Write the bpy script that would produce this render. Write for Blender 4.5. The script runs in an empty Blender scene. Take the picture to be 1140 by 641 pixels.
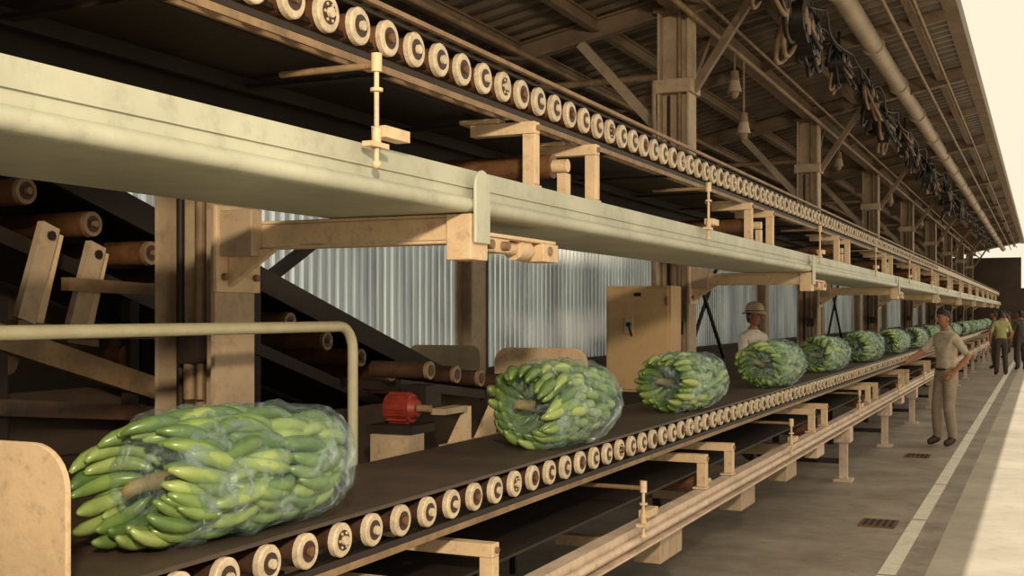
import bpy, math, random
from mathutils import Vector, Matrix, noise
random.seed(7)
sc = bpy.context.scene
sc.view_settings.view_transform = 'Standard'
YE = 62.0   # far end of the shed

# ---------------------------------------------------------------- materials
def mat(name, col, rough=0.6, var=0.25, scale=6.0, metal=0.0, bump=0.15, col2=None, spec=0.4, coord='Object', stretch=(1,1,1), dirt=0.0):
    m = bpy.data.materials.new(name); m.use_nodes = True
    nt = m.node_tree; N = nt.nodes; L = nt.links
    b = N['Principled BSDF']
    tc = N.new('ShaderNodeTexCoord'); mp = N.new('ShaderNodeMapping'); mp.inputs['Scale'].default_value = stretch
    L.new(tc.outputs[coord], mp.inputs['Vector'])
    n = N.new('ShaderNodeTexNoise'); n.inputs['Scale'].default_value = scale; n.inputs['Detail'].default_value = 6; n.inputs['Roughness'].default_value = .65
    L.new(mp.outputs[0], n.inputs['Vector'])
    r = N.new('ShaderNodeValToRGB')
    c2 = col2 if col2 else tuple(c*(1-var) for c in col)
    r.color_ramp.elements[0].position = .33; r.color_ramp.elements[1].position = .68
    r.color_ramp.elements[0].color = (*c2, 1); r.color_ramp.elements[1].color = (*col, 1)
    L.new(n.outputs['Fac'], r.inputs['Fac']); src=r.outputs['Color']
    if dirt:
        n3=N.new('ShaderNodeTexNoise'); n3.inputs['Scale'].default_value=scale*4.3; n3.inputs['Detail'].default_value=8; n3.inputs['Roughness'].default_value=.75
        L.new(mp.outputs[0], n3.inputs['Vector'])
        r3=N.new('ShaderNodeValToRGB'); r3.color_ramp.elements[0].position=.52; r3.color_ramp.elements[1].position=.72
        r3.color_ramp.elements[0].color=(0,0,0,1); r3.color_ramp.elements[1].color=(dirt,dirt,dirt,1)
        L.new(n3.outputs['Fac'], r3.inputs[0])
        mx=N.new('ShaderNodeMixRGB'); mx.inputs['Color2'].default_value=(.10,.055,.025,1); L.new(r3.outputs[0],mx.inputs['Fac']); L.new(src,mx.inputs['Color1']); src=mx.outputs[0]
    L.new(src, b.inputs['Base Color'])
    b.inputs['Roughness'].default_value = rough; b.inputs['Metallic'].default_value = metal
    b.inputs['Specular IOR Level'].default_value = spec
    if bump:
        bp = N.new('ShaderNodeBump'); bp.inputs['Strength'].default_value = bump; bp.inputs['Distance'].default_value = .01
        n2 = N.new('ShaderNodeTexNoise'); n2.inputs['Scale'].default_value = scale*8
        L.new(mp.outputs[0], n2.inputs['Vector']); L.new(n2.outputs['Fac'], bp.inputs['Height']); L.new(bp.outputs[0], b.inputs['Normal'])
    return m

M_CREAM = mat('cream_paint', (.72,.52,.32), .5, .22, 5, dirt=.5)
M_PALE  = mat('pale_green_paint', (.50,.50,.385), .45, .25, 2.2, dirt=.3)
M_RAIL  = mat('pink_cream_paint', (.68,.52,.39), .5, .3, 4, dirt=.55)
M_COL   = mat('column_paint', (.48,.355,.23), .6, .3, 3, dirt=.5)
M_ROOFST= mat('roof_steel_paint', (.225,.15,.09), .6, .45, 3, dirt=.5)
M_DUCT  = mat('duct_paint', (.43,.33,.22), .5, .35, 2, dirt=.4)
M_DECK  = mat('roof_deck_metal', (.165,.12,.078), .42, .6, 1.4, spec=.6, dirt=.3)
M_BELT  = mat('rubber_belt', (.030,.020,.014), .6, .4, 4, spec=.3)
M_BELTT = mat('worn_belt_top', (.085,.058,.042), .55, .5, 3, spec=.35, dirt=.3)
M_DARK  = mat('dark_steel', (.026,.016,.011), .6, .4, 5, spec=.3)
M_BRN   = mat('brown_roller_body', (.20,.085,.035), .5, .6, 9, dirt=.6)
M_BRND  = mat('shaded_roller_body', (.085,.042,.024), .5, .6, 9, dirt=.6)  # darker roller brown: the darkness between the end rings put into the colour
M_RING  = mat('roller_end_cream', (.68,.55,.38), .5, .4, 22, dirt=.65)
M_HOLE  = mat('bearing_dark', (.045,.02,.013), .5, .2, 20)
M_RUST  = mat('rusty_tan_steel', (.30,.19,.10), .6, .5, 6, dirt=.6)
M_RED   = mat('red_motor_paint', (.30,.035,.018), .5, .5, 14, dirt=.6)
M_PIPE  = mat('handrail_paint', (.42,.38,.25), .4, .2, 8)
M_BOX   = mat('cabinet_paint', (.64,.42,.21), .6, .15, 2.5, dirt=.2)
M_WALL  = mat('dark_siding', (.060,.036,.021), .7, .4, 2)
M_BLK   = mat('black_cable', (.015,.011,.008), .5, .3, 10)

def mat_panel(name,ca,cb,sty):
    m = bpy.data.materials.new(name); m.use_nodes = True
    nt=m.node_tree; N=nt.nodes; L=nt.links; N.remove(N['Principled BSDF'])
    out=N['Material Output']
    tc=N.new('ShaderNodeTexCoord'); n=N.new('ShaderNodeTexNoise'); n.inputs['Scale'].default_value=1.0; n.inputs['Detail'].default_value=5
    mp=N.new('ShaderNodeMapping'); mp.inputs['Scale'].default_value=(1,sty,.5)
    L.new(tc.outputs['Object'],mp.inputs[0]); L.new(mp.outputs[0],n.inputs['Vector'])
    r=N.new('ShaderNodeValToRGB'); r.color_ramp.elements[0].position=.36; r.color_ramp.elements[1].position=.60
    r.color_ramp.elements[0].color=(*ca,1); r.color_ramp.elements[1].color=(*cb,1)
    L.new(n.outputs['Fac'],r.inputs[0])
    t=N.new('ShaderNodeBsdfTranslucent'); d=N.new('ShaderNodeBsdfDiffuse'); g=N.new('ShaderNodeBsdfGlossy'); g.inputs['Roughness'].default_value=.25
    tr=N.new('ShaderNodeBsdfTransparent'); L.new(r.outputs[0],tr.inputs['Color'])
    L.new(r.outputs[0],t.inputs['Color']); L.new(r.outputs[0],d.inputs['Color'])
    m0=N.new('ShaderNodeMixShader'); m0.inputs[0].default_value=.45; L.new(t.outputs[0],m0.inputs[1]); L.new(tr.outputs[0],m0.inputs[2])
    m1=N.new('ShaderNodeMixShader'); m1.inputs[0].default_value=.10; L.new(m0.outputs[0],m1.inputs[1]); L.new(d.outputs[0],m1.inputs[2])
    m2=N.new('ShaderNodeMixShader'); m2.inputs[0].default_value=.10; L.new(m1.outputs[0],m2.inputs[1]); L.new(g.outputs[0],m2.inputs[2])
    L.new(m2.outputs[0],out.inputs[0]); return m
M_PANEL = mat_panel('translucent_siding',(.42,.49,.58),(.84,.96,1.0),2.8)
M_PANEL2= mat_panel('translucent_siding_rib_shade',(.16,.17,.18),(.40,.44,.45),1.2)  # darker siding copy: rib shading painted onto one flank of each rib

def mat_bag():
    m = bpy.data.materials.new('plastic_bag_film'); m.use_nodes=True
    nt=m.node_tree; N=nt.nodes; L=nt.links; N.remove(N['Principled BSDF'])
    out=N['Material Output']
    tc=N.new('ShaderNodeTexCoord'); mp=N.new('ShaderNodeMapping'); mp.inputs['Scale'].default_value=(1,1.9,1); mp.inputs['Rotation'].default_value=(.3,.2,.5)
    n=N.new('ShaderNodeTexNoise'); n.inputs['Scale'].default_value=4.6; n.inputs['Detail'].default_value=9; n.inputs['Roughness'].default_value=.68; n.inputs['Distortion'].default_value=2.4
    L.new(tc.outputs['Object'],mp.inputs[0]); L.new(mp.outputs[0],n.inputs['Vector'])
    r=N.new('ShaderNodeValToRGB'); r.color_ramp.elements[0].position=.49; r.color_ramp.elements[1].position=.68
    r.color_ramp.elements[0].color=(.13,.13,.13,1); r.color_ramp.elements[1].color=(.84,.84,.84,1)
    L.new(n.outputs['Fac'],r.inputs[0])
    bp=N.new('ShaderNodeBump'); bp.inputs['Strength'].default_value=1.0; bp.inputs['Distance'].default_value=.07
    L.new(n.outputs['Fac'],bp.inputs['Height'])
    g=N.new('ShaderNodeBsdfGlossy'); g.inputs['Roughness'].default_value=.12; g.inputs['Color'].default_value=(.86,.97,1,1); L.new(bp.outputs[0],g.inputs['Normal'])
    d=N.new('ShaderNodeBsdfDiffuse'); d.inputs['Color'].default_value=(.50,.68,.68,1); L.new(bp.outputs[0],d.inputs['Normal'])
    mx=N.new('ShaderNodeMixShader'); mx.inputs[0].default_value=.45; L.new(g.outputs[0],mx.inputs[1]); L.new(d.outputs[0],mx.inputs[2])
    tr=N.new('ShaderNodeBsdfTransparent'); tr.inputs['Color'].default_value=(.92,.97,.95,1)
    m2=N.new('ShaderNodeMixShader'); L.new(r.outputs[0],m2.inputs[0]); L.new(tr.outputs[0],m2.inputs[1]); L.new(mx.outputs[0],m2.inputs[2])
    L.new(m2.outputs[0],out.inputs[0]); return m
M_BAG = mat_bag()
M_BAN = [mat('banana_green_a',(.21,.30,.075),.3,.3,9,bump=0,col2=(.115,.185,.045),spec=.6),
         mat('banana_green_b',(.13,.21,.055),.3,.3,9,bump=0,col2=(.065,.12,.03),spec=.6),
         mat('banana_green_c',(.33,.40,.13),.3,.3,9,bump=0,col2=(.19,.26,.07),spec=.6)]
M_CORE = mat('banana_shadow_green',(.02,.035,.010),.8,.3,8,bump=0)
M_STALK= mat('banana_stalk',(.34,.25,.11),.6,.4,20,bump=0,dirt=.6)

# ---------------------------------------------------------------- mesh builder
class B:
    def __init__(s): s.v=[]; s.f=[]; s.m=[]; s.sm=[]; s.mats=[]
    def mi(s,m):
        if m not in s.mats: s.mats.append(m)
        return s.mats.index(m)
    def add(s,vs,fs,m,smooth=False):
        o=len(s.v); s.v+= [tuple(v) for v in vs]; k=s.mi(m)
        for f in fs: s.f.append([i+o for i in f]); s.m.append(k); s.sm.append(smooth)
    def box(s,x0,x1,y0,y1,z0,z1,m):
        if x0>x1:x0,x1=x1,x0
        if y0>y1:y0,y1=y1,y0
        if z0>z1:z0,z1=z1,z0
        vs=[(x0,y0,z0),(x1,y0,z0),(x1,y1,z0),(x0,y1,z0),(x0,y0,z1),(x1,y0,z1),(x1,y1,z1),(x0,y1,z1)]
        s.add(vs,[(0,3,2,1),(4,5,6,7),(0,1,5,4),(1,2,6,5),(2,3,7,6),(3,0,4,7)],m)
    def frame(s,p0,p1,up=(0,0,1)):
        a=(Vector(p1)-Vector(p0)).normalized(); u=Vector(up)
        if abs(a.dot(u))>.98: u=Vector((1,0,0))
        r=a.cross(u).normalized(); u=r.cross(a).normalized(); return a,r,u
    def bar(s,p0,p1,w,h,m,up=(0,0,1)):
        a,r,u=s.frame(p0,p1,up); vs=[]
        for p in (Vector(p0),Vector(p1)):
            for i,j in ((-1,-1),(1,-1),(1,1),(-1,1)): vs.append(p+r*(i*w/2)+u*(j*h/2))
        s.add(vs,[(3,2,1,0),(4,5,6,7),(0,1,5,4),(1,2,6,5),(2,3,7,6),(3,0,4,7)],m)
    def cyl(s,p0,p1,r0,m,n=14,r1=None,caps=True):
        r1=r0 if r1 is None else r1
        a,r,u=s.frame(p0,p1); vs=[]
        for p,rr in ((Vector(p0),r0),(Vector(p1),r1)):
            for i in range(n):
                t=2*math.pi*i/n; vs.append(p+r*math.cos(t)*rr+u*math.sin(t)*rr)
        s.add(vs,[(i,(i+1)%n,n+(i+1)%n,n+i) for i in range(n)],m,True)
        if caps:
            s.add(vs[:n],[tuple(range(n))[::-1]],m); s.add(vs[n:],[tuple(range(n))],m)
    def tube(s,pts,rad,m,n=8,caps=True):
        pts=[Vector(p) for p in pts]; k=len(pts)
        rads=rad if isinstance(rad,(list,tuple)) else [rad]*k
        vs=[]; prev=None
        for i,p in enumerate(pts):
            a=(pts[min(i+1,k-1)]-pts[max(i-1,0)]).normalized()
            if prev is None:
                u=Vector((0,0,1)) if abs(a.z)<.9 else Vector((1,0,0))
            else: u=prev
            r=a.cross(u).normalized(); u=r.cross(a).normalized(); prev=u
            for j in range(n):
                t=2*math.pi*j/n; vs.append(p+(r*math.cos(t)+u*math.sin(t))*rads[i])
        fs=[]
        for i in range(k-1):
            for j in range(n):
                fs.append((i*n+j,i*n+(j+1)%n,(i+1)*n+(j+1)%n,(i+1)*n+j))
        if caps: fs+= [tuple(range(n))[::-1], tuple(range((k-1)*n,k*n))]
        s.add(vs,fs,m,True)
    def ball(s,c,r,m,nu=14,nv=9,rot=None,fn=None):
        if not isinstance(r,(list,tuple)): r=(r,r,r)
        vs=[];fs=[]
        for i in range(nv+1):
            ph=math.pi*i/nv
            for j in range(nu):
                t=2*math.pi*j/nu
                p=Vector((math.sin(ph)*math.cos(t),math.sin(ph)*math.sin(t),math.cos(ph)))
                if fn: p=fn(p)
                p=Vector((p.x*r[0],p.y*r[1],p.z*r[2]))
                if rot: p=rot@p
                vs.append(p+Vector(c))
        for i in range(nv):
            for j in range(nu):
                fs.append((i*nu+j,(i+1)*nu+j,(i+1)*nu+(j+1)%nu,i*nu+(j+1)%nu))
        s.add(vs,fs,m,True)
    def poly(s,pts,thick,m):
        n=len(pts); t=Vector(thick); vs=[Vector(p) for p in pts]+[Vector(p)+t for p in pts]
        s.add(vs,[tuple(range(n))[::-1],tuple(range(n,2*n))]+[(i,(i+1)%n,n+(i+1)%n,n+i) for i in range(n)],m)
    def mesh(s,name):
        me=bpy.data.meshes.new(name); me.from_pydata(s.v,[],s.f)
        for m in s.mats: me.materials.append(m)
        me.polygons.foreach_set('material_index',s.m); me.polygons.foreach_set('use_smooth',s.sm)
        me.update(); return me
    def obj(s,name,loc=(0,0,0),bevel=0):
        o=bpy.data.objects.new(name,s.mesh(name)); sc.collection.objects.link(o); o.location=loc
        if bevel:
            md=o.modifiers.new('bevel','BEVEL'); md.width=bevel; md.segments=2; md.limit_method='ANGLE'; md.angle_limit=math.radians(50)
        return o
def inst(name,me,loc,rot=(0,0,0),scale=(1,1,1)):
    o=bpy.data.objects.new(name,me); sc.collection.objects.link(o); o.location=loc; o.rotation_euler=rot; o.scale=scale; return o

# ---------------------------------------------------------------- floor
b=B(); b.box(-14,-.70,-8,95,-.2,0,mat('concrete_floor',(.38,.315,.25),.65,.3,1.3,bump=.3,col2=(.20,.16,.125),dirt=.45))
b.box(-.70,14,-8,95,-.2,0,mat('pale_sunlit_concrete',(.52,.46,.37),.8,.3,1.1,bump=.3,col2=(.38,.33,.26),dirt=.25))  # paler slab; part of the sun strip's brightness is in this colour
b.obj('floor')
b=B()
wl=mat('worn_white_line',(.85,.80,.68),.7,.3,7,col2=(.66,.60,.47),dirt=.25)
y=-2
while y<60:
    L=random.uniform(2.0,4.5); b.box(-.985,-.875,y,y+L,.0,.004,wl); y+=L+random.uniform(.03,.12)
b.obj('floor_line')
b=B()
for (x,y0) in ((-1.35,9.6),(-1.5,14.4)): 
    b.box(x,x+.28,y0,y0+.35,.0,.012,M_BRN)
    for i in range(5): b.box(x+.03+i*.05,x+.055+i*.05,y0+.03,y0+.32,.012,.016,M_DARK)
b.obj('floor_drain_cover')

# ---------------------------------------------------------------- walls
b=B()
WX=-5.4
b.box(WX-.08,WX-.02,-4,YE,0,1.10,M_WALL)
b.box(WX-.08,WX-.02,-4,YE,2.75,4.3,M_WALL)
b.box(WX-.02,WX+.05,-4,YE,1.06,1.12,M_DARK); b.box(WX-.02,WX+.05,-4,YE,2.70,2.80,M_ROOFST)
b.obj('wall_left')
b=B(); va=[];y=-4.0; prof=[(0,0),(.07,0),(.085,.035),(.115,.035),(.13,0)]
k=0; fa=[];fb=[]
while y<YE:
    for (dy,dx) in prof: va+= [(WX-.05+dx,y+dy,1.10),(WX-.05+dx,y+dy,2.75)]
    y+=.13
n=len(va)//2
for i in range(n-1):
    f=(2*i,2*i+2,2*i+3,2*i+1)
    (fb if i%5 in(1,) else fa).append(f)
b.add(va,fa,M_PANEL); b.add(va,fb,M_PANEL2)
b.obj('window_1')
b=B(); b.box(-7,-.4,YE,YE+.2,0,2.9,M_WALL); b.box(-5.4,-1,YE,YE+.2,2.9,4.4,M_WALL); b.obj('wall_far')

# ---------------------------------------------------------------- roof
def rz(x): return 5.16+.2*(x+.9)
b=B(); vs=[];fs=[];y=-8.0
prof=[(0,0),(.16,0),(.19,-.045),(.25,-.045),(.28,0)]
while y<YE:
    for dy,dz in prof:
        vs+=[(-.9,y+dy,rz(-.9)+dz),(-6.2,y+dy,rz(-6.2)+dz)]
    y+=.28
n=len(vs)//2
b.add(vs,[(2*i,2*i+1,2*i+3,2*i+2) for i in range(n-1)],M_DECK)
b.poly([(-.9,-8,rz(-.9)+.03),(-6.2,-8,rz(-6.2)+.03),(-6.2,YE,rz(-6.2)+.03),(-.9,YE,rz(-.9)+.03)],(0,0,.06),M_DARK)
b.obj('ceiling')
def purlin(name,x,w,h,z1,m=M_ROOFST):
    b=B(); 
    b.box(x-w/2,x+w/2,-6,YE,z1-.02,z1,m); b.box(x-.012,x+.012,-6,YE,z1-h+.02,z1-.02,m); b.box(x-w/2,x+w/2,-6,YE,z1-h,z1-h+.02,m)
    return b.obj(name)
b=B(); b.box(-.93,-.86,-8,YE,rz(-.9)-.10,rz(-.9)+.1,M_ROOFST); b.box(-1.02,-.93,-8,YE,rz(-.9)-.10,rz(-.9)-.08,M_ROOFST); b.obj('trim_1')
for x in (-1.3,-2.45,-3.9,-4.7): purlin('roof_purlin',x,.08,.13,rz(x)-.05)
b=B(); b.cyl((-1.8,-6,4.80),(-1.8,YE-.1,4.80),.11,M_DUCT,18)
for k in range(23): b.cyl((-1.8,1+k*2.6,4.80),(-1.8,1.08+k*2.6,4.80),.13,M_DUCT,18)
b.obj('ceiling_duct')
b=B()
for (x,z,r) in ((-2.9,4.40,.03),(-2.75,4.48,.018),(-1.45,4.78,.022),(-1.2,4.86,.018),(-4.4,4.1,.03)):
    b.cyl((x,-6,z),(x,YE-.1,z),r,M_RUST,8)
b.obj('conduit_pipes')

ROWS=[-2.9+6.7*k for k in range(10)]
CX=-3.10
def column(y):
    b=B(); zt=rz(CX)-.22
    b.box(CX+.13,CX+.15,y-.125,y+.125,0,zt,M_COL)
    b.box(CX-.15,CX-.13,y-.125,y+.125,0,zt,M_COL)
    b.box(CX-.13,CX+.13,y-.01,y+.01,0,zt,M_COL)
    b.box(CX-.22,CX+.22,y-.2,y+.2,0,.03,M_ROOFST)
    b.box(CX-.18,CX+.18,y-.16,y+.16,3.72,3.84,M_COL)
    b.box(CX-.18,CX+.18,y-.16,y+.16,zt-.04,zt-.001,M_ROOFST)
    b.cyl((CX+.05,y-.09,0.1),(CX+.05,y-.09,zt),.022,M_RUST,8)
    b.cyl((CX-.05,y-.09,0.1),(CX-.05,y-.09,3.7),.016,M_DARK,8)
    b.box(CX+.0,CX+.09,y-.16,y-.10,1.50,1.62,M_DARK)
    b.cyl((CX+.03,y-.13,1.36),(CX+.03,y-.13,1.5),.025,M_RUST,10)
    b.cyl((CX+.08,y-.13,1.36),(CX+.08,y-.13,1.5),.015,M_RUST,10)
    return b.obj('steel_column')
for y in ROWS: column(y)
def rafter(y):
    b=B(); x0,x1=-5.4,-1.0
    p=lambda x,dz:(x,y,rz(x)+dz)
    b.bar(p(x0,-.07),p(x1,-.07),.12,.015,M_ROOFST); b.bar(p(x0,-.24),p(x1,-.24),.12,.015,M_ROOFST); b.bar(p(x0,-.155),p(x1,-.155),.012,.17,M_ROOFST)
    b.bar((CX-.16,y,3.40),(-4.05,y,rz(-4.05)-.25),.09,.09,M_DUCT)
    b.bar((CX+.16,y,3.75),(-2.35,y,rz(-2.35)-.25),.07,.07,M_ROOFST)
    b.cyl((CX-.15,y,3.9),(-5.38,y,3.9),.035,M_RUST,8)
    b.bar((CX,y+.15,3.6),(CX,y+1.2,rz(CX)-.15),.06,.06,M_ROOFST)
    b.poly([(CX+.16,y-.01,4.45),(CX+.5,y-.01,rz(-2.6)-.25),(CX+.16,y-.01,rz(CX)-.25)],(0,.02,0),M_ROOFST)
    return b.obj('roof_rafter')
for y in ROWS: rafter(y)
b=B()
b.box(CX-.06,CX+.06,-6,YE,rz(CX)-.23,rz(CX)-.05,M_ROOFST); b.obj('eave_beam')
for y in [ROWS[0]+3.35+6.7*k for k in range(9)]:
    b=B(); b.bar((-5.4,y,rz(-5.4)-.12),(-1,y,rz(-1)-.12),.06,.12,M_ROOFST); b.obj('roof_joist')
for y in ROWS:
    b=B(); x=WX+.16
    b.box(x+.08,x+.10,y-.14,y+.14,0,4.0,M_COL); b.box(x-.1,x-.08,y-.14,y+.14,0,4.0,M_COL); b.box(x-.08,x+.08,y-.01,y+.01,0,4.0,M_COL)
    b.cyl((x+.05,y+.2,0),(x+.05,y+.2,4.0),.025,M_RUST,8); b.box(x-.1,x-.02,y+.1,y+.45,0,4.0,M_WALL)
    b.obj('wall_post')
for y0 in (18.3,31.7,):
    b=B(); b.bar((WX+.15,y0,.9),(WX+.15,y0+2.2,2.7),.05,.05,M_DARK); b.bar((WX+.21,y0,2.7),(WX+.21,y0+2.2,.9),.05,.05,M_DARK); b.obj('cross_brace')
b=B(); b.bar((WX+.5,5.9,1.55),(WX+.5,7.9,2.55),.07,.07,M_DARK); b.obj('cross_brace')

# ---------------------------------------------------------------- roller conveyors
def conveyor(zr,rr,body,xr=-1.90,y0=-1.0,y1=YE-1,frame=M_RUST,zret=None,xret=(0,0),top=M_BELT):
    b=B(); y=y0; i=0
    while y<y1:
        n=18 if y<12 else 10
        c=rr*1.12
        b.cyl((xr-.60,y,zr),(xr-.022,y,zr),rr*.84,body,n)
        b.cyl((xr-.022,y,zr),(xr-.004,y,zr),c,M_RING,n+4 if n>10 else 10)
        b.cyl((xr-.004,y,zr),(xr,y,zr),c,M_RING,n+4 if n>10 else 10,r1=c*.92)
        if y<25:
            b.cyl((xr,y,zr),(xr+.002,y,zr),c*.60,M_HOLE,n)
            b.cyl((xr+.001,y,zr),(xr+.012,y,zr),c*.28,M_RING if i%3 else M_BRN,8)
            if i%7==1:
                for q in range(6): a=q*math.pi/3; b.cyl((xr+.001,y+c*.45*math.cos(a),zr+c*.45*math.sin(a)),(xr+.005,y+c*.45*math.cos(a),zr+c*.45*math.sin(a)),c*.09,M_RING,6)
        b.cyl((xr-.632,y,zr),(xr-.6,y,zr),rr,M_RING,10)
        y+=.18; i+=1
    zt=zr+rr*1.12+.002
    b.box(xr-.62,xr-.015,y0,y1,zt,zt+.012,top)
    b.box(xr-.055,xr-.045,y0,y1,zr-.035,zr-.02,M_DARK)
    b.box(xr-.05,xr-.02,y0,y1,zr-rr-.035,zr-rr-.015,M_DARK)
    b.box(xr-.03,xr-.02,y0,y1,zr-rr-.06,zr-rr-.037,frame)
    b.box(xr-.66,xr-.63,y0,y1,zr-rr-.06,zr+.02,M_DARK)
    y=y0+.09
    while y<y1:
        b.box(xr-.62,xr-.05,y-.02,y+.02,zr-rr-.05,zr-rr-.036,M_DARK); y+=1.08
    b.box(xr+xret[0],xr+xret[1],y0,y1,zret,zret+.012,M_BELT)
    return b
LZ=1.022
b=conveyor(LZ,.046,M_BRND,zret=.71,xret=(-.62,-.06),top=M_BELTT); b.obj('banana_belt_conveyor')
b=conveyor(2.60,.053,M_BRN,xr=-1.95,zret=2.535,xret=(-.80,-.24))
b.box(-1.955,-1.935,-1,YE-1,2.682,2.698,M_RUST)
b.box(-2.10,-2.085,-1,YE-1,2.515,2.53,M_RUST)
b.box(-2.72,-2.68,-1,YE-1,2.40,2.72,M_DARK)
b.obj('overhead_belt_conveyor')

# ---------------------------------------------------------------- overhead beam
b=B()
b.box(-1.905,-1.89,-1,YE-1,2.06,2.217,M_PALE)
b.box(-1.97,-1.906,-1,YE-1,2.205,2.216,M_PALE)
b.box(-2.49,-1.906,-1,YE-1,2.06,2.072,M_PALE)
b.box(-2.49,-2.478,-1,YE-1,2.073,2.12,M_PALE)
b.cyl((-1.885,-1,2.088),(-1.885,YE-1,2.088),.028,M_PALE,16)
b.box(-1.8895,-1.882,-1,YE-1,2.15,2.156,M_PALE)
b.obj('overhead_support_beam')
for y in ROWS:
    b=B()
    b.box(-2.949,-1.96,y-.05,y+.05,2.045,2.057,M_CREAM); b.box(-2.949,-1.96,y-.05,y+.05,1.95,1.962,M_CREAM); b.box(-2.949,-1.96,y-.05,y-.038,1.963,2.044,M_CREAM)
    b.box(-2.93,-2.78,y-.12,y-.051,1.92,2.10,M_COL); b.poly([(-2.93,y-.07,1.8),(-2.93,y-.07,1.949),(-2.7,y-.07,1.949)],(0,.03,0),M_CREAM)
    b.box(-2.949,-2.93,y-.14,y+.14,1.78,2.12,M_CREAM)
    for dy in(-.1,.1):
        for zz in (1.84,2.06): b.cyl((-2.93,y+dy,zz),(-2.91,y+dy,zz),.014,M_RUST,8)
    b.box(-1.96,-1.86,y-.07,y+.07,1.89,2.055,M_CREAM)
    pts=[(-1.856,y-.06,1.95),(-1.856,y+.06,1.95)]
    for i in range(9):
        a=math.pi*i/8; pts.append((-1.856,y+.06*math.cos(a),2.155+.06*math.sin(a)))
    b.poly(pts,(.012,0,0),M_PALE)
    b.box(-1.98,-1.88,y+.08,y+.78,1.985,2.0,M_CREAM); b.box(-1.97,-1.89,y+.085,y+.33,1.93,1.984,M_CREAM)
    b.cyl((-1.93,y+.33,1.955),(-1.93,y+.62,1.955),.026,M_CREAM,12)
    b.cyl((-1.93,y+.45,1.955),(-1.93,y+.55,1.955),.045,M_CREAM,14)
    b.box(-1.98,-1.87,y+.62,y+.78,1.91,1.984,M_CREAM)
    for dy in (.12,.26,.68): b.cyl((-1.89,y+dy,1.955),(-1.86,y+dy,1.955),.018,M_RUST,8)
    b.obj('cantilever_arm',bevel=.004)

# ---------------------------------------------------------------- brackets
def bracket(name,y,x,zb,zt,reach):
    b=B(); t=.056
    b.box(x-t*.5,x+t*.5,y-.026,y+.026,zb+.012,zt-.051,M_CREAM)
    b.box(x-reach,x+t*.5,y-.028,y+.028,zt-.05,zt,M_CREAM)
    b.box(x-reach-.04,x-reach+.14,y-.05,y+.05,zt+.001,zt+.018,M_CREAM)
    b.box(x-.05,x+.03,y-.045,y+.045,zb,zb+.011,M_CREAM)
    b.cyl((x+t*.5,y,zt-.025),(x+t*.5+.01,y,zt-.025),.012,M_RUST,8)
    return b.obj(name,bevel=.003)
k=0
while 4.44+3.92*(k-1)<YE-4:
    y=4.44+3.92*(k-1)
    for dy in(0,.72): bracket('return_idler_bracket',y+dy,-1.935,2.218,2.49,.27)
    b=B(); b.cyl((-2.55,y+.40,2.355),(-2.0,y+.40,2.355),.055,M_BRN,16); b.cyl((-2.0,y+.40,2.355),(-1.93,y+.40,2.355),.03,M_CREAM,10)
    b.box(-1.97,-1.93,y+.37,y+.43,2.218,2.32,M_CREAM)
    b.box(-2.58,-2.55,y+.37,y+.43,2.125,2.4,M_DARK)
    b.obj('return_idler_roller')
    k+=1
k=0
while 3.2+3.58*k<YE-4:
    y=3.2+3.58*k
    for dy in(0,.65): bracket('return_idler_bracket',y+dy,-1.845,.657,.86,.42)
    b=B(); b.cyl((-2.50,y+.33,.645),(-1.93,y+.33,.645),.055,M_BRN,14); b.cyl((-1.93,y+.33,.645),(-1.885,y+.33,.645),.03,M_CREAM,10); b.obj('return_idler_roller')
    k+=1
def pin(y,x,z0,z1):
    b=B()
    b.cyl((x,y,z0),(x,y,z1),.008,M_CREAM,8); b.cyl((x,y,z1-.03),(x,y,z1+.025),.017,M_CREAM,10); b.cyl((x,y,z1-.09),(x,y,z1-.08),.02,M_CREAM,10)
    b.cyl((x,y,z0+.05),(x,y,z0+.11),.015,M_CREAM,8); b.ball((x,y,z0),.014,M_CREAM)
    b.box(x-.03,x+.02,y+.02,y+.17,z0+.085,z0+.12,M_CREAM); b.box(x-.02,x+.015,y-.05,y+.05,z0+.05,z0+.065,M_CREAM)
    b.cyl((x-.35,y,z1-.01),(x,y,z1-.01),.011,M_RUST,8)
    return b.obj('greasing_pin')
for k in range(12): pin(3.05+3.85*k,-1.84,2.15,2.46)
for k in range(12): pin(1.75+3.6*k,-1.745,.63,.87)

# ---------------------------------------------------------------- lower rail & legs
b=B()
b.box(-1.82,-1.805,-1,YE-1,.55,.655,M_RAIL); b.box(-1.88,-1.821,-1,YE-1,.64,.655,M_RAIL); b.box(-1.804,-1.76,-1,YE-1,.55,.562,M_RAIL)
b.cyl((-1.785,-1,.60),(-1.785,YE-1,.60),.02,M_RAIL,10)
b.obj('lower_support_rail')
b=B(); b.box(-2.6,-2.56,-1,YE-1,.54,1.0,M_DARK); b.obj('conveyor_back_rail')
for y in [12.1+3.35*k for k in range(14)]:
    b=B(); b.box(-1.88,-1.80,y-.02,y+.06,.03,.40,M_RAIL); b.box(-1.92,-1.76,y-.10,y+.12,.40,.548,M_RAIL); b.box(-1.93,-1.75,y-.08,y+.12,0,.03,M_RAIL)
    b.bar((-1.84,y+.02,.2),(-2.5,y+.02,.2),.04,.05,M_DARK); b.box(-2.55,-2.48,y-.02,y+.06,0,.56,M_DARK); b.obj('conveyor_leg',bevel=.003)
for y in ROWS:
    b=B(); b.box(-2.945,-1.92,y-.05,y+.05,.43,.53,M_COL); b.box(-1.92,-1.81,y-.06,y+.3,.42,.548,M_RAIL); b.obj('lower_cantilever_arm',bevel=.003)
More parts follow.
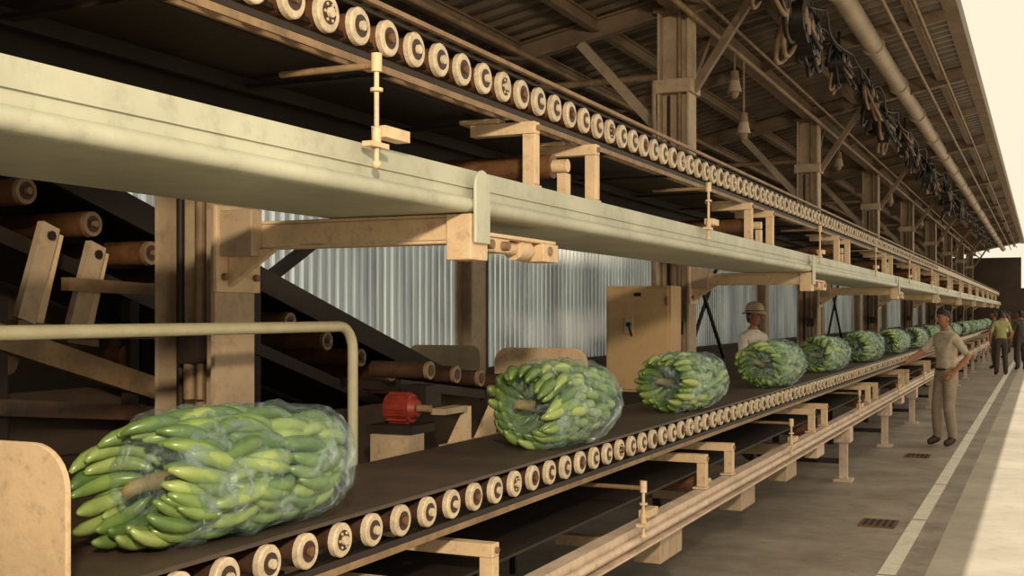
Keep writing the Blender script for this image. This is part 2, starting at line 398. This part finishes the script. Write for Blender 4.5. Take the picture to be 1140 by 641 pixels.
for y in (6.1,7.9,9.4):
    b=B(); b.box(-1.98,-1.83,y-.2,y+.2,.38,.548,M_COL); b.box(-2.5,-1.99,y-.03,y+.03,.40,.46,M_COL); b.obj('cross_member_bracket',bevel=.004)

# ---------------------------------------------------------------- handrail
b=B(); R=.10; pts=[(-2.65,-1,1.643),(-2.65,4.1,1.643)]
for i in range(1,7):
    a=math.pi/2*i/6; pts.append((-2.65,4.1+R*math.sin(a),1.643-R*(1-math.cos(a))))
pts+=[(-2.65,4.2,1.1),(-2.65,4.2,.5)]
b.tube(pts,.022,M_PIPE,12); b.tube([(-2.65,2.0,1.62),(-2.65,2.0,0)],.02,M_PIPE,10)
b.box(-2.70,-2.60,4.15,4.25,0,.5,M_PIPE)
b.obj('pipe_handrail')

# ---------------------------------------------------------------- rounded guard plates
def plate(x0,x1,y,z0,z1,r,m=M_CREAM):
    pts=[(x0,z0),(x1,z0)]
    for i in range(9):
        a=math.pi/2*i/8; pts.append((x1-r+r*math.cos(a),z1-r+r*math.sin(a)))
    for i in range(9):
        a=math.pi/2+math.pi/2*i/8; pts.append((x0+r+r*math.cos(a),z1-r+r*math.sin(a)))
    b=B(); b.poly([(p[0],y,p[1]) for p in pts],(0,.015,0),m)
    if z0<1.05: b.box(x0+.1,x0+.14,y+.016,y+.05,.0,z1-.1,M_DARK)
    return b.obj('guard_plate',bevel=.003)
plate(-2.60,-1.885,1.86,1.09,1.42,.10)
plate(-3.27,-2.62,6.9,1.0,1.475,.10)
plate(-4.54,-3.91,8.0,1.0,1.45,.08,M_COL)

# ---------------------------------------------------------------- electrical cabinet
b=B(); X=-.07
b.box(-3.38+X,-2.80+X,9.55,9.85,1.02,1.93,M_BOX); b.box(-3.36+X,-2.82+X,9.53,9.549,1.04,1.91,M_BOX)
b.box(-3.20+X,-3.12+X,9.50,9.529,1.52,1.66,M_RING); b.cyl((-3.16+X,9.48,1.6),(-3.16+X,9.5,1.6),.02,M_DARK,8); b.bar((-3.16+X,9.49,1.6),(-3.13+X,9.49,1.50),.015,.015,M_DARK)
b.box(-3.12+X,-3.06+X,9.52,9.529,1.84,1.87,M_DARK)
for z in (1.2,1.8): b.cyl((-2.83+X,9.52,z-.04),(-2.83+X,9.52,z+.04),.012,M_RUST,8)
b.cyl((-3.0+X,9.7,1.93),(-3.0+X,9.7,3.7),.02,M_RUST,8); b.box(-3.12,-3.05,9.85,10.32,1.2,1.3,M_DARK)
b.box(-3.05,-2.98,9.6,9.67,0,1.02,M_DARK)
b.obj('electrical_cabinet',bevel=.006)

# ---------------------------------------------------------------- inclined conveyor (behind)
b=B()
sl=-1.01/3.37
def iz(y): return 2.23+sl*(y-3.83)
ya,yb=.5,7.9
for x in (-3.62,-4.28):
    b.bar((x,ya,iz(ya)-.05),(x,yb,iz(yb)-.05),.03,.12,M_DARK)
b.bar((-3.95,ya,iz(ya)+.0),(-3.95,yb,iz(yb)+.0),.62,.015,M_BELT)
b.bar((-3.95,ya,iz(ya)-.38),(-3.95,yb,iz(yb)-.38),.62,.015,M_BELT)
y=ya+.05
while y<yb:
    z=iz(y)-.20
    b.cyl((-4.2,y,z),(-3.62,y,z),.055,M_BRN,14); b.cyl((-3.62,y,z),(-3.60,y,z),.052,M_RUST,16); b.cyl((-3.60,y,z),(-3.597,y,z),.035,M_HOLE,12)
    b.cyl((-3.6,y,z),(-3.58,y,z),.014,M_RUST,8)
    y+=.35
b.bar((-3.6,ya,iz(ya)-.42),(-3.6,yb,iz(yb)-.42),.04,.06,M_DARK)
b.poly([(-4.33,ya,0),(-4.33,yb,0),(-4.33,yb,iz(yb)),(-4.33,ya,iz(ya))],(-.02,0,0),M_WALL)  # dark sheet added to stand for the darkness beneath the incline
for y in (2.2,4.8,6.6):
    for x in (-3.62,-4.28): b.box(x-.03,x+.03,y-.03,y+.03,0,iz(y)-.1,M_DARK)
    b.bar((-3.62,y,iz(y)-.5),(-4.28,y,iz(y)-.5),.05,.05,M_DARK)
b.obj('inclined_conveyor')
b=B(); b.box(-4.9,-4.6,.2,4.9,0,2.33,M_WALL)  # dark box added to block the bright siding behind the feeder
for i in range(12): b.box(-4.6,-4.58,.4+.38*i,.44+.38*i,0,2.33,M_DARK)
b.box(-4.62,-4.56,.2,4.9,1.6,1.68,M_BRN)
b.obj('dark_screen_box')
b=B()
def ap(y,z,x=-3.42):
    b.bar((x,y-.07,z-.36),(x,y+.05,z),.03,.085,M_COL,up=(0,1,0))
    b.bar((x-.03,y+.02,z-.37),(x-.03,y+.12,z-.03),.03,.035,M_CREAM,up=(0,1,0))
    b.bar((x-.02,y-.10,z-.37),(x-.02,y+.06,z-.39),.05,.03,M_ROOFST)
    b.cyl((x+.02,y+.04,z-.04),(x+.03,y+.04,z-.04),.018,M_DARK,8)
ap(3.24,2.03); ap(3.48,1.97)
X=-3.40
b.bar((X,2.6,1.74),(X,3.98,1.34),.05,.09,M_RUST); b.bar((X+.02,2.4,1.43),(X+.02,4.0,1.26),.05,.06,M_BRND); b.bar((X,3.35,1.81),(X,4.0,1.79),.04,.05,M_RUST)
b.bar((X,2.4,1.64),(X,4.0,1.60),.03,.03,M_BRN)
for y in (3.05,3.72): b.bar((X-.02,y,.0),(X-.02,y,1.75),.05,.05,M_DARK)
b.bar((X,2.4,1.12),(X,3.9,1.08),.05,.12,M_DARK)
for y in (3.1,3.4,3.7): b.cyl((-3.5,y,1.52),(X-.02,y,1.52),.045,M_BRN,12)
b.box(-3.54,-3.50,1.6,3.9,.0,1.40,M_WALL)
b.obj('feeder_frame')

# drive motor
b=B()
b.cyl((-2.93,4.98,1.235),(-2.80,4.98,1.235),.070,M_RED,22); b.cyl((-2.80,4.98,1.235),(-2.77,4.98,1.235),.056,M_RED,20,r1=.04); b.cyl((-2.77,4.98,1.235),(-2.70,4.98,1.235),.018,M_RUST,10)
for i in range(14):
    a=2*math.pi*i/14; b.bar((-2.92,4.98+.072*math.cos(a),1.235+.072*math.sin(a)),(-2.81,4.98+.072*math.cos(a),1.235+.072*math.sin(a)),.01,.01,M_RED)
b.box(-2.9,-2.76,5.04,5.2,1.22,1.34,M_DARK); b.box(-2.97,-2.72,4.83,5.06,1.12,1.16,M_DARK); b.box(-2.93,-2.72,4.80,4.95,.95,1.12,M_COL)
b.box(-2.95,-2.7,4.8,5.0,0,.94,M_DARK)
b.box(-2.74,-2.66,5.05,5.3,1.20,1.23,M_COL)
for y in (5.15,5.45):
    b.poly([(-2.7,y,1.05),(-2.7,y+.24,1.05),(-2.7,y+.24,1.22),(-2.7,y+.19,1.22)],(.015,0,0),M_CREAM)
b.box(-2.72,-2.66,5.1,5.8,0.98,1.049,M_COL); b.box(-2.72,-2.66,5.4,5.46,0,.979,M_DARK)
b.obj('drive_motor')
b=B()
for i in range(5):
    y=5.35+.30*i; z=1.40-.035*i
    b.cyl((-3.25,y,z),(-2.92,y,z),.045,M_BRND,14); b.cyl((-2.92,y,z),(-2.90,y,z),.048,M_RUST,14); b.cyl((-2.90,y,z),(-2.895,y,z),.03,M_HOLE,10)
b.bar((-2.95,5.1,1.34),(-2.95,6.15,1.22),.03,.05,M_DARK); b.bar((-3.28,5.1,1.34),(-3.28,6.6,1.2),.03,.05,M_DARK)
for y in (5.2,6.1): b.box(-2.97,-2.93,y-.02,y+.02,0,1.25,M_DARK)
b.box(-3.34,-3.32,5.1,6.8,0,1.2,M_WALL)
b.obj('feeder_roller_bed')

# ---------------------------------------------------------------- ceiling clutter
def lamp(x,y,ztop,drop):
    b=B(); b.cyl((x,y,ztop),(x,y,ztop-drop),.012,M_RUST,8)
    z=ztop-drop
    b.cyl((x,y,z),(x,y,z-.10),.04,M_RUST,12,.05); b.cyl((x,y,z-.10),(x,y,z-.22),.05,M_DUCT,14,.075,caps=False); b.ball((x,y,z-.2),(.05,.05,.09),M_RUST,12,8)
    return b.obj('pendant_lamp')
for k in range(7): lamp(-2.9,5.2+6.7*k,4.369,.18)
lamp(-2.9,12.3,4.369,.55)
def cablebundle(x,y,z,s=1.0,seed=0):
    rnd=random.Random(seed); b=B()
    b.cyl((x,y-.3*s,z),(x,y+.3*s,z),.03,M_DARK,8)
    for i in range(14):
        yy=y+rnd.uniform(-.35,.35)*s; dd=rnd.uniform(.14,.36)*s; w=rnd.uniform(.08,.25)*s; dx=rnd.uniform(-.14,.14)*s
        q=[]
        for k in range(11):
            a=math.pi*k/10; q.append((x+dx*math.sin(a),yy-w*math.cos(a),z-dd*math.sin(a)**.8 if 0<k<10 else z))
        b.tube(q,.015*s,M_BLK if i%4 else M_RUST,6)
    for i in range(6):
        yy=y+rnd.uniform(-.3,.3)*s; zz=z-rnd.uniform(.08,.22)*s; b.cyl((x-.08,yy,zz),(x+.08,yy,zz),.095*s,M_BLK,14); b.cyl((x+.08,yy,zz),(x+.095,yy,zz),.05*s,M_RUST,12)
        b.box(x-.05*s,x+.05*s,yy-.02,yy+.07*s,z-.05,z+.02,M_DARK)
    b.cyl((x,y,z),(x,y,z+.25),.015,M_DARK,6)
    return b.obj('hanging_cable_bundle')
for i in range(13):
    cablebundle(-2.10+.05*math.sin(i*3),9.3+2.15*i,4.64,1.35+.3*math.sin(i*2),i)
b=B()
for (ph,dx,rr) in ((0,0,.018),(1.1,.09,.013),(2.3,-.08,.013)):
    pts=[]
    for i in range(240):
        y=2+i*.225; pts.append((-2.10+dx+.03*math.sin(i*.9),y,4.74-.16*abs(math.sin(i*.33+ph))))
    b.tube(pts,rr,M_BLK,6)
b.obj('festoon_cable')

# ---------------------------------------------------------------- banana bunches
def bunch_mesh(seed,L=.80):
    rnd=random.Random(seed); b=B()
    H=8; nf=15
    for h in range(H):
        t=h/(H-1); ya=-L/2+.15+t*(L-.23)
        prof=.97+.08*math.sin(math.pi*min(1,t*1.25+.08))-.20*max(0,t-.7)/.3
        ta=rnd.uniform(0,6.28); tilt=rnd.uniform(.02,.06); tw=rnd.uniform(-.45,.55)
        for row in range(2):
            for i in range(nf):
                a=2*math.pi*(i+.5*row+.37*h)/nf+rnd.uniform(-.06,.06)
                Rr=(.112-.020*row)*prof*rnd.uniform(.88,1.08); r0=.052*prof
                tot=math.radians(rnd.uniform(118,150)); skew=tw+rnd.uniform(-.12,.12)
                y0=ya-.035*row+tilt*math.cos(a-ta)
                fat=rnd.uniform(.90,1.06); K=11; pts=[];rads=[]
                for k in range(K):
                    s=k/(K-1); ph=tot*s
                    r=r0+Rr*(math.sin(ph) if ph<math.pi/2 else 1-.55*(1-math.sin(ph))); yy=y0-Rr*1.15*(1-math.cos(ph))
                    aa=a+skew*s*s
                    pts.append((r*math.cos(aa),yy,r*math.sin(aa)))
                    rads.append([.008,.011,.017,.0215,.0240,.0248,.0250,.0242,.0215,.0145,.006][k]*fat)
                b.tube(pts,rads,rnd.choice(M_BAN),8)
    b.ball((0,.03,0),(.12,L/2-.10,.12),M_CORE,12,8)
    b.tube([(0,-L/2+.18,0),(.0,-L/2+.06,-.0),(-.015,-L/2+.0,-.02),(-.02,-L/2-.02,-.045)],[.028,.026,.022,.018],M_STALK,10)
    vs=[];fs=[];nu=72;nv=54
    for i in range(nv+1):
        t=i/nv; yy=-L/2-.05+t*(L+.03)
        e=min(1,(t/.13))**.5 if t<.13 else (min(1,((1-t)/.14))**.5 if t>.86 else 1)
        base=.186*(.98+.06*math.sin(math.pi*min(1,t*1.15+.05))-.12*max(0,t-.75)/.25)*max(.10,e)
        for j in range(nu):
            a=2*math.pi*j/nu
            nz=noise.noise(Vector((math.cos(a)*2.4,yy*8,math.sin(a)*2.4+seed)))*.020+noise.noise(Vector((math.cos(a)*6,yy*26,math.sin(a)*6+seed)))*.014
            r=base+nz*min(1,base/.1)
            vs.append((r*math.cos(a),yy,r*math.sin(a)))
    for i in range(nv):
        for j in range(nu): fs.append((i*nu+j,i*nu+(j+1)%nu,(i+1)*nu+(j+1)%nu,(i+1)*nu+j))
    b.add(vs,fs,M_BAG,True)
    return b.mesh('banana_bunch')
BM=[bunch_mesh(1),bunch_mesh(2),bunch_mesh(3)]
ZB=LZ+.052+.014
def bunch(i,x,y,yaw,roll,s,sy=1.0,pitch=0,sz=1.0):
    inst('banana_bunch',BM[i%3],(x,y,ZB+.187*s*sz),(pitch,roll,-yaw),(s,s*sy,s*sz))
bunch(0,-2.05,2.72,math.radians(9),.4,.97,1.02,sz=.96)
bunch(1,-2.03,5.06,math.radians(12),1.3,1.04,.78)
ys=[7.2,9.8,12.45,15.2,18.4,21.5,24.6,27.8,31,34.3,37.8,41.5,45.5,49.5]
for k,y in enumerate(ys): bunch(k+2,-2.05+random.uniform(-.02,.02),y,math.radians(random.uniform(6,16)),random.uniform(0,6),(.97 if k==0 else .99)+random.uniform(-.05,.03),random.uniform(.80,.95))

# ---------------------------------------------------------------- people
def mk(name,c,r=.8,var=.3,sc_=12): return mat(name,c,r,var,sc_,bump=.1)
M_SKIN=mk('skin',(.33,.15,.08),.6,.15); M_HAIR=mk('dark_hair',(.02,.013,.01),.6); M_SHOE=mk('shoe_leather',(.05,.03,.02),.5)
M_STRAW=mk('straw_hat',(.66,.50,.28)); M_EYE=mk('eye_dark',(.02,.015,.015),.3); M_LIP=mk('lips',(.28,.09,.06)); M_LEATH=mk('belt_leather',(.06,.035,.02))
def person(name,loc,rotz,shirt,pants,arms,legs=None,head_yaw=0,hat=False,scale=1.0,lean=0,sleeve=.75):
    J={'pelvis':((0,0,.96),(.145,.105)),'waist':((0,.0,1.08),(.135,.10)),'chest':((0,.01,1.25),(.16,.11)),'uchest':((0,0,1.40),(.135,.085)),
       'neck':((0,0,1.49),(.055,.055)),'hb':((0,.015,1.56),(.05,.05))}
    E=[('pelvis','waist','shirt'),('waist','chest','shirt'),('chest','uchest','shirt'),('uchest','neck','shirt'),('neck','hb','skin')]
    lg=legs or {}
    for s,n in ((-1,'L'),(1,'R')):
        kn,an=lg.get(n,((s*.105,.02,.50),(s*.115,-.02,.10)))
        J['hip'+n]=((s*.09,0,.88),(.094,.100)); J['knee'+n]=(kn,(.074,.078)); J['calf'+n]=(tuple((kn[i]*.6+an[i]*.4) for i in range(3)),(.070,.074)); J['ank'+n]=(an,(.062,.066)); J['toe'+n]=((an[0]*1.15,an[1]+.15,.045),(.042,.036))
        J['sh'+n]=((s*.175,0,1.405),(.066,.066)); el,wr=arms[n]
        up=tuple(J['sh'+n][0][i]*.5+el[i]*.5 for i in range(3)); J['ua'+n]=(up,(.055,.055)); J['el'+n]=(el,(.043,.043)); J['fa'+n]=(tuple(el[i]*.6+wr[i]*.4 for i in range(3)),(.040,.040)); J['wr'+n]=(wr,(.027,.030))
        d=(Vector(wr)-Vector(el)).normalized(); J['pm'+n]=(tuple(Vector(wr)+d*.07),(.034,.020))
        E+=[('pelvis','hip'+n,'pants'),('hip'+n,'knee'+n,'pants'),('knee'+n,'calf'+n,'pants'),('calf'+n,'ank'+n,'pants'),('ank'+n,'toe'+n,'shoe'),
            ('uchest','sh'+n,'shirt'),('sh'+n,'ua'+n,'shirt'),('ua'+n,'el'+n,'upper'),('el'+n,'fa'+n,'fore'),('fa'+n,'wr'+n,'skin'),('wr'+n,'pm'+n,'skin')]
    names=list(J); me=bpy.data.meshes.new('t'); me.from_pydata([J[n][0] for n in names],[(names.index(a),names.index(c)) for a,c,_ in E],[])
    o=bpy.data.objects.new('t',me); sc.collection.objects.link(o)
    md=o.modifiers.new('s','SKIN'); md.use_smooth_shade=True
    for i,n in enumerate(names):
        sv=me.skin_vertices[0].data[i]; sv.radius=J[n][1]; sv.use_root=(n=='pelvis')
    o.modifiers.new('ss','SUBSURF').levels=2
    bpy.context.view_layer.update()
    ev=o.evaluated_get(bpy.context.evaluated_depsgraph_get()); em=ev.to_mesh()
    vs=[v.co.copy() for v in em.vertices]; fs=[tuple(p.vertices) for p in em.polygons]; cs=[p.center.copy() for p in em.polygons]
    ev.to_mesh_clear(); bpy.data.objects.remove(o)
    mm={'shirt':shirt,'pants':pants,'shoe':M_SHOE,'skin':M_SKIN}
    b=B(); groups={}
    for f,c in zip(fs,cs):
        best=None
        for a,d,l in E:
            p,q=Vector(J[a][0]),Vector(J[d][0]); t=max(0,min(1,(c-p).dot(q-p)/max(1e-9,(q-p).length_squared))); dist=(c-(p+(q-p)*t)).length-.5*(J[a][1][0]*(1-t)+J[d][1][0]*t)
            if best is None or dist<best[0]: best=(dist,l,t)
        l=best[1]
        if l=='upper': l='shirt' if best[2]<sleeve else 'skin'
        if l=='fore': l='shirt' if sleeve>1 else 'skin'
        if l=='shirt' and c.z<.985: l='pants'
        if c.z<.075: l='shoe'
        groups.setdefault(l,[]).append(f)
    for l,g in groups.items():
        used=sorted({i for f in g for i in f}); mp={k:i for i,k in enumerate(used)}
        b.add([vs[i] for i in used],[[mp[i] for i in f] for f in g],mm[l],True)
    b.tube([(.137*math.cos(t),.104*math.sin(t),1.0) for t in [2*math.pi*i/20 for i in range(21)]],.018,M_LEATH,6)
    b.tube([(.066*math.cos(t),.064*math.sin(t)+.004,1.475) for t in [2*math.pi*i/16 for i in range(17)]],.014,shirt,6)
    for s,n in ((-1,'L'),(1,'R')):
        el,wr=arms[n]; d=(Vector(wr)-Vector(el)).normalized(); side=Vector((0,1,0)) if abs(d.y)<.8 else Vector((1,0,0)); side=(side-d*side.dot(d)).normalized(); nn=d.cross(side).normalized()*(-s)
        base=Vector(wr)+d*.085
        for k,(ln) in enumerate((.072,.082,.076,.06)):
            o0=base+side*(.027-.018*k); b.tube([o0-d*.02,o0+d*ln*.45,o0+d*ln*.75+nn*.012,o0+d*ln*.92+nn*.028],[.0095,.009,.008,.006],M_SKIN,6)
        o0=Vector(wr)+d*.035+side*.025; b.tube([o0,o0+d*.03+side*.025,o0+d*.06+side*.028+nn*.01],[.011,.0095,.007],M_SKIN,6)
    hr=Matrix.Rotation(head_yaw,3,'Z'); hc=Vector((0,.025,1.645))
    def hf(p):
        q=p.copy()
        if p.z<0: q.x*=1-.28*(-p.z)**1.5; q.y*=1-.12*(-p.z)
        if p.y>0: q.y*=.95
        return q
    b.ball(hc,(.076,.095,.115),M_SKIN,24,18,hr,hf)
    P=lambda x,y,z: hc+hr@Vector((x,y,z))
    b.tube([P(0,.086,.02),P(0,.100,-.005),P(0,.112,-.026),P(0,.092,-.034)],[.007,.010,.015,.010],M_SKIN,8)
    for s in(-1,1):
        b.ball(P(s*.029,.080,.010),(.012,.008,.007),M_EYE,10,6); b.tube([P(s*.014,.090,.026),P(s*.030,.088,.030),P(s*.046,.076,.025)],[.003,.005,.003],M_HAIR,6)
        b.ball(P(s*.077,-.002,-.005),(.011,.020,.030),M_SKIN,10,8,hr)
    b.tube([P(-.022,.079,-.058),P(0,.087,-.056),P(.022,.079,-.058)],[.003,.006,.003],M_LIP,6)
    hb_=B(); hb_.ball((0,0,0),(.083,.101,.121),M_HAIR,24,18)
    keep=[]
    for f in hb_.f:
        c=sum((Vector(hb_.v[i]) for i in f),Vector())/len(f)
        if c.z>.045 or (c.y<.01 and c.z>-.05) or (c.y<-.05 and c.z>-.07): 
            if not (c.y>.05 and c.z<.062): keep.append(f)
    b.add([P(*v) for v in hb_.v],keep,M_HAIR,True)
    if hat:
        vs=[];prof=[(.140,.030),(.138,.038),(.104,.052),(.100,.10),(.080,.140),(.045,.160),(.0001,.166)]
        n=28
        for r,z in prof:
            for i in range(n):
                t=2*math.pi*i/n; vs.append(P(r*math.cos(t)*.92,r*math.sin(t)*1.10,z+ (.010*math.cos(2*t) if r>.13 else 0)))
        b.add(vs,[(i*n+j,i*n+(j+1)%n,(i+1)*n+(j+1)%n,(i+1)*n+j) for i in range(6) for j in range(n)],M_STRAW,True)
        b.tube([P(.103*math.cos(t)*.93,.103*math.sin(t)*1.1,.060) for t in [2*math.pi*i/20 for i in range(21)]],.005,M_LEATH,6)
    o=b.obj(name,loc); o.rotation_euler=(0,0,rotz); o.scale=(scale,)*3
    return o
S_GREY=mk('grey_work_shirt',(.50,.41,.31)); P_GREY=mk('khaki_trousers',(.33,.26,.19)); S_WHITE=mk('white_shirt',(.74,.68,.58)); S_YEL=mk('olive_yellow_shirt',(.40,.38,.15)); P_DK=mk('dark_trousers',(.06,.045,.035)); S_BR=mk('brown_shirt',(.16,.10,.06))
def face(dx,dy): return math.atan2(-dx,dy)
person('warehouse_worker',(-1.13,15.75,0),face(-.75,-.66),S_GREY,P_GREY,
   {'R':((.24,.20,1.20),(.20,.42,1.10)),'L':((-.29,-.12,1.17),(-.20,.03,.97))},
   legs={'L':((-.10,.03,.50),(-.11,-.03,.10)),'R':((.11,.05,.50),(.13,.02,.10))},head_yaw=-.1,scale=.985,sleeve=.7)
person('hatted_worker',(-3.03,13.3,0),face(.55,-.25),S_WHITE,P_DK,{'R':((.25,.05,1.15),(.2,.28,1.12)),'L':((-.25,.05,1.15),(-.2,.28,1.12))},hat=True,scale=1.01,sleeve=.9)
person('yellow_shirt_worker',(-1.05,34.2,0),face(-.2,1),S_YEL,P_DK,{'R':((.27,.02,1.15),(.25,.2,1.05)),'L':((-.27,-.03,1.14),(-.26,.06,.9))},scale=1.0)
HANG={'R':((.27,.0,1.15),(.26,.08,.9)),'L':((-.27,0,1.14),(-.27,.08,.9))}
REACH={'R':((.27,.1,1.17),(.22,.3,1.1)),'L':((-.27,.1,1.17),(-.22,.3,1.1))}
for (x,y,dx,dy,sh,ar) in ((-1.35,38,-1,.1,S_BR,REACH),(-.75,43,.1,-1,S_BR,HANG),(-1.3,47,-1,-.3,S_WHITE,REACH),(-1.3,52,-1,0,S_BR,REACH),(-.6,37.5,-.6,1,P_DK,HANG)):
    person('distant_worker',(x,y,0),face(dx,dy),sh,P_DK,ar)

# ---------------------------------------------------------------- camera
F=1300.0
cam=bpy.data.cameras.new('camera'); co=bpy.data.objects.new('camera',cam); sc.collection.objects.link(co)
co.location=(0,0,1.7); co.rotation_euler=(math.pi/2,0,math.atan(592/F)); cam.sensor_width=36; cam.lens=36*F/1140; cam.shift_y=(348-320.5)/1140
cam.clip_start=.05; cam.clip_end=300
sc.camera=co

# ---------------------------------------------------------------- light
w=bpy.data.worlds.new('world'); sc.world=w; w.use_nodes=True
bg=w.node_tree.nodes['Background']; bg.inputs['Color'].default_value=(1.0,.895,.69,1); bg.inputs['Strength'].default_value=1.0
s=bpy.data.lights.new('sun','SUN'); so=bpy.data.objects.new('sun',s); sc.collection.objects.link(so)
d=Vector((-.075,-.30,1)); so.rotation_euler=d.to_track_quat('Z','Y').to_euler(); s.energy=3.8; s.color=(1,.92,.78); s.angle=.01
l=bpy.data.lights.new('camera_fill_spot','SPOT'); lo=bpy.data.objects.new('camera_fill_spot',l); sc.collection.objects.link(lo)  # unseen fill spot added near the camera to brighten the foreground
lo.location=(.9,-1.2,3.2); tgt=Vector((-2.6,7.5,1.3)); lo.rotation_euler=(lo.location-tgt).to_track_quat('Z','Y').to_euler(); l.energy=1500; l.spot_size=1.3; l.spot_blend=1; l.shadow_soft_size=.15; l.color=(1,.84,.61)
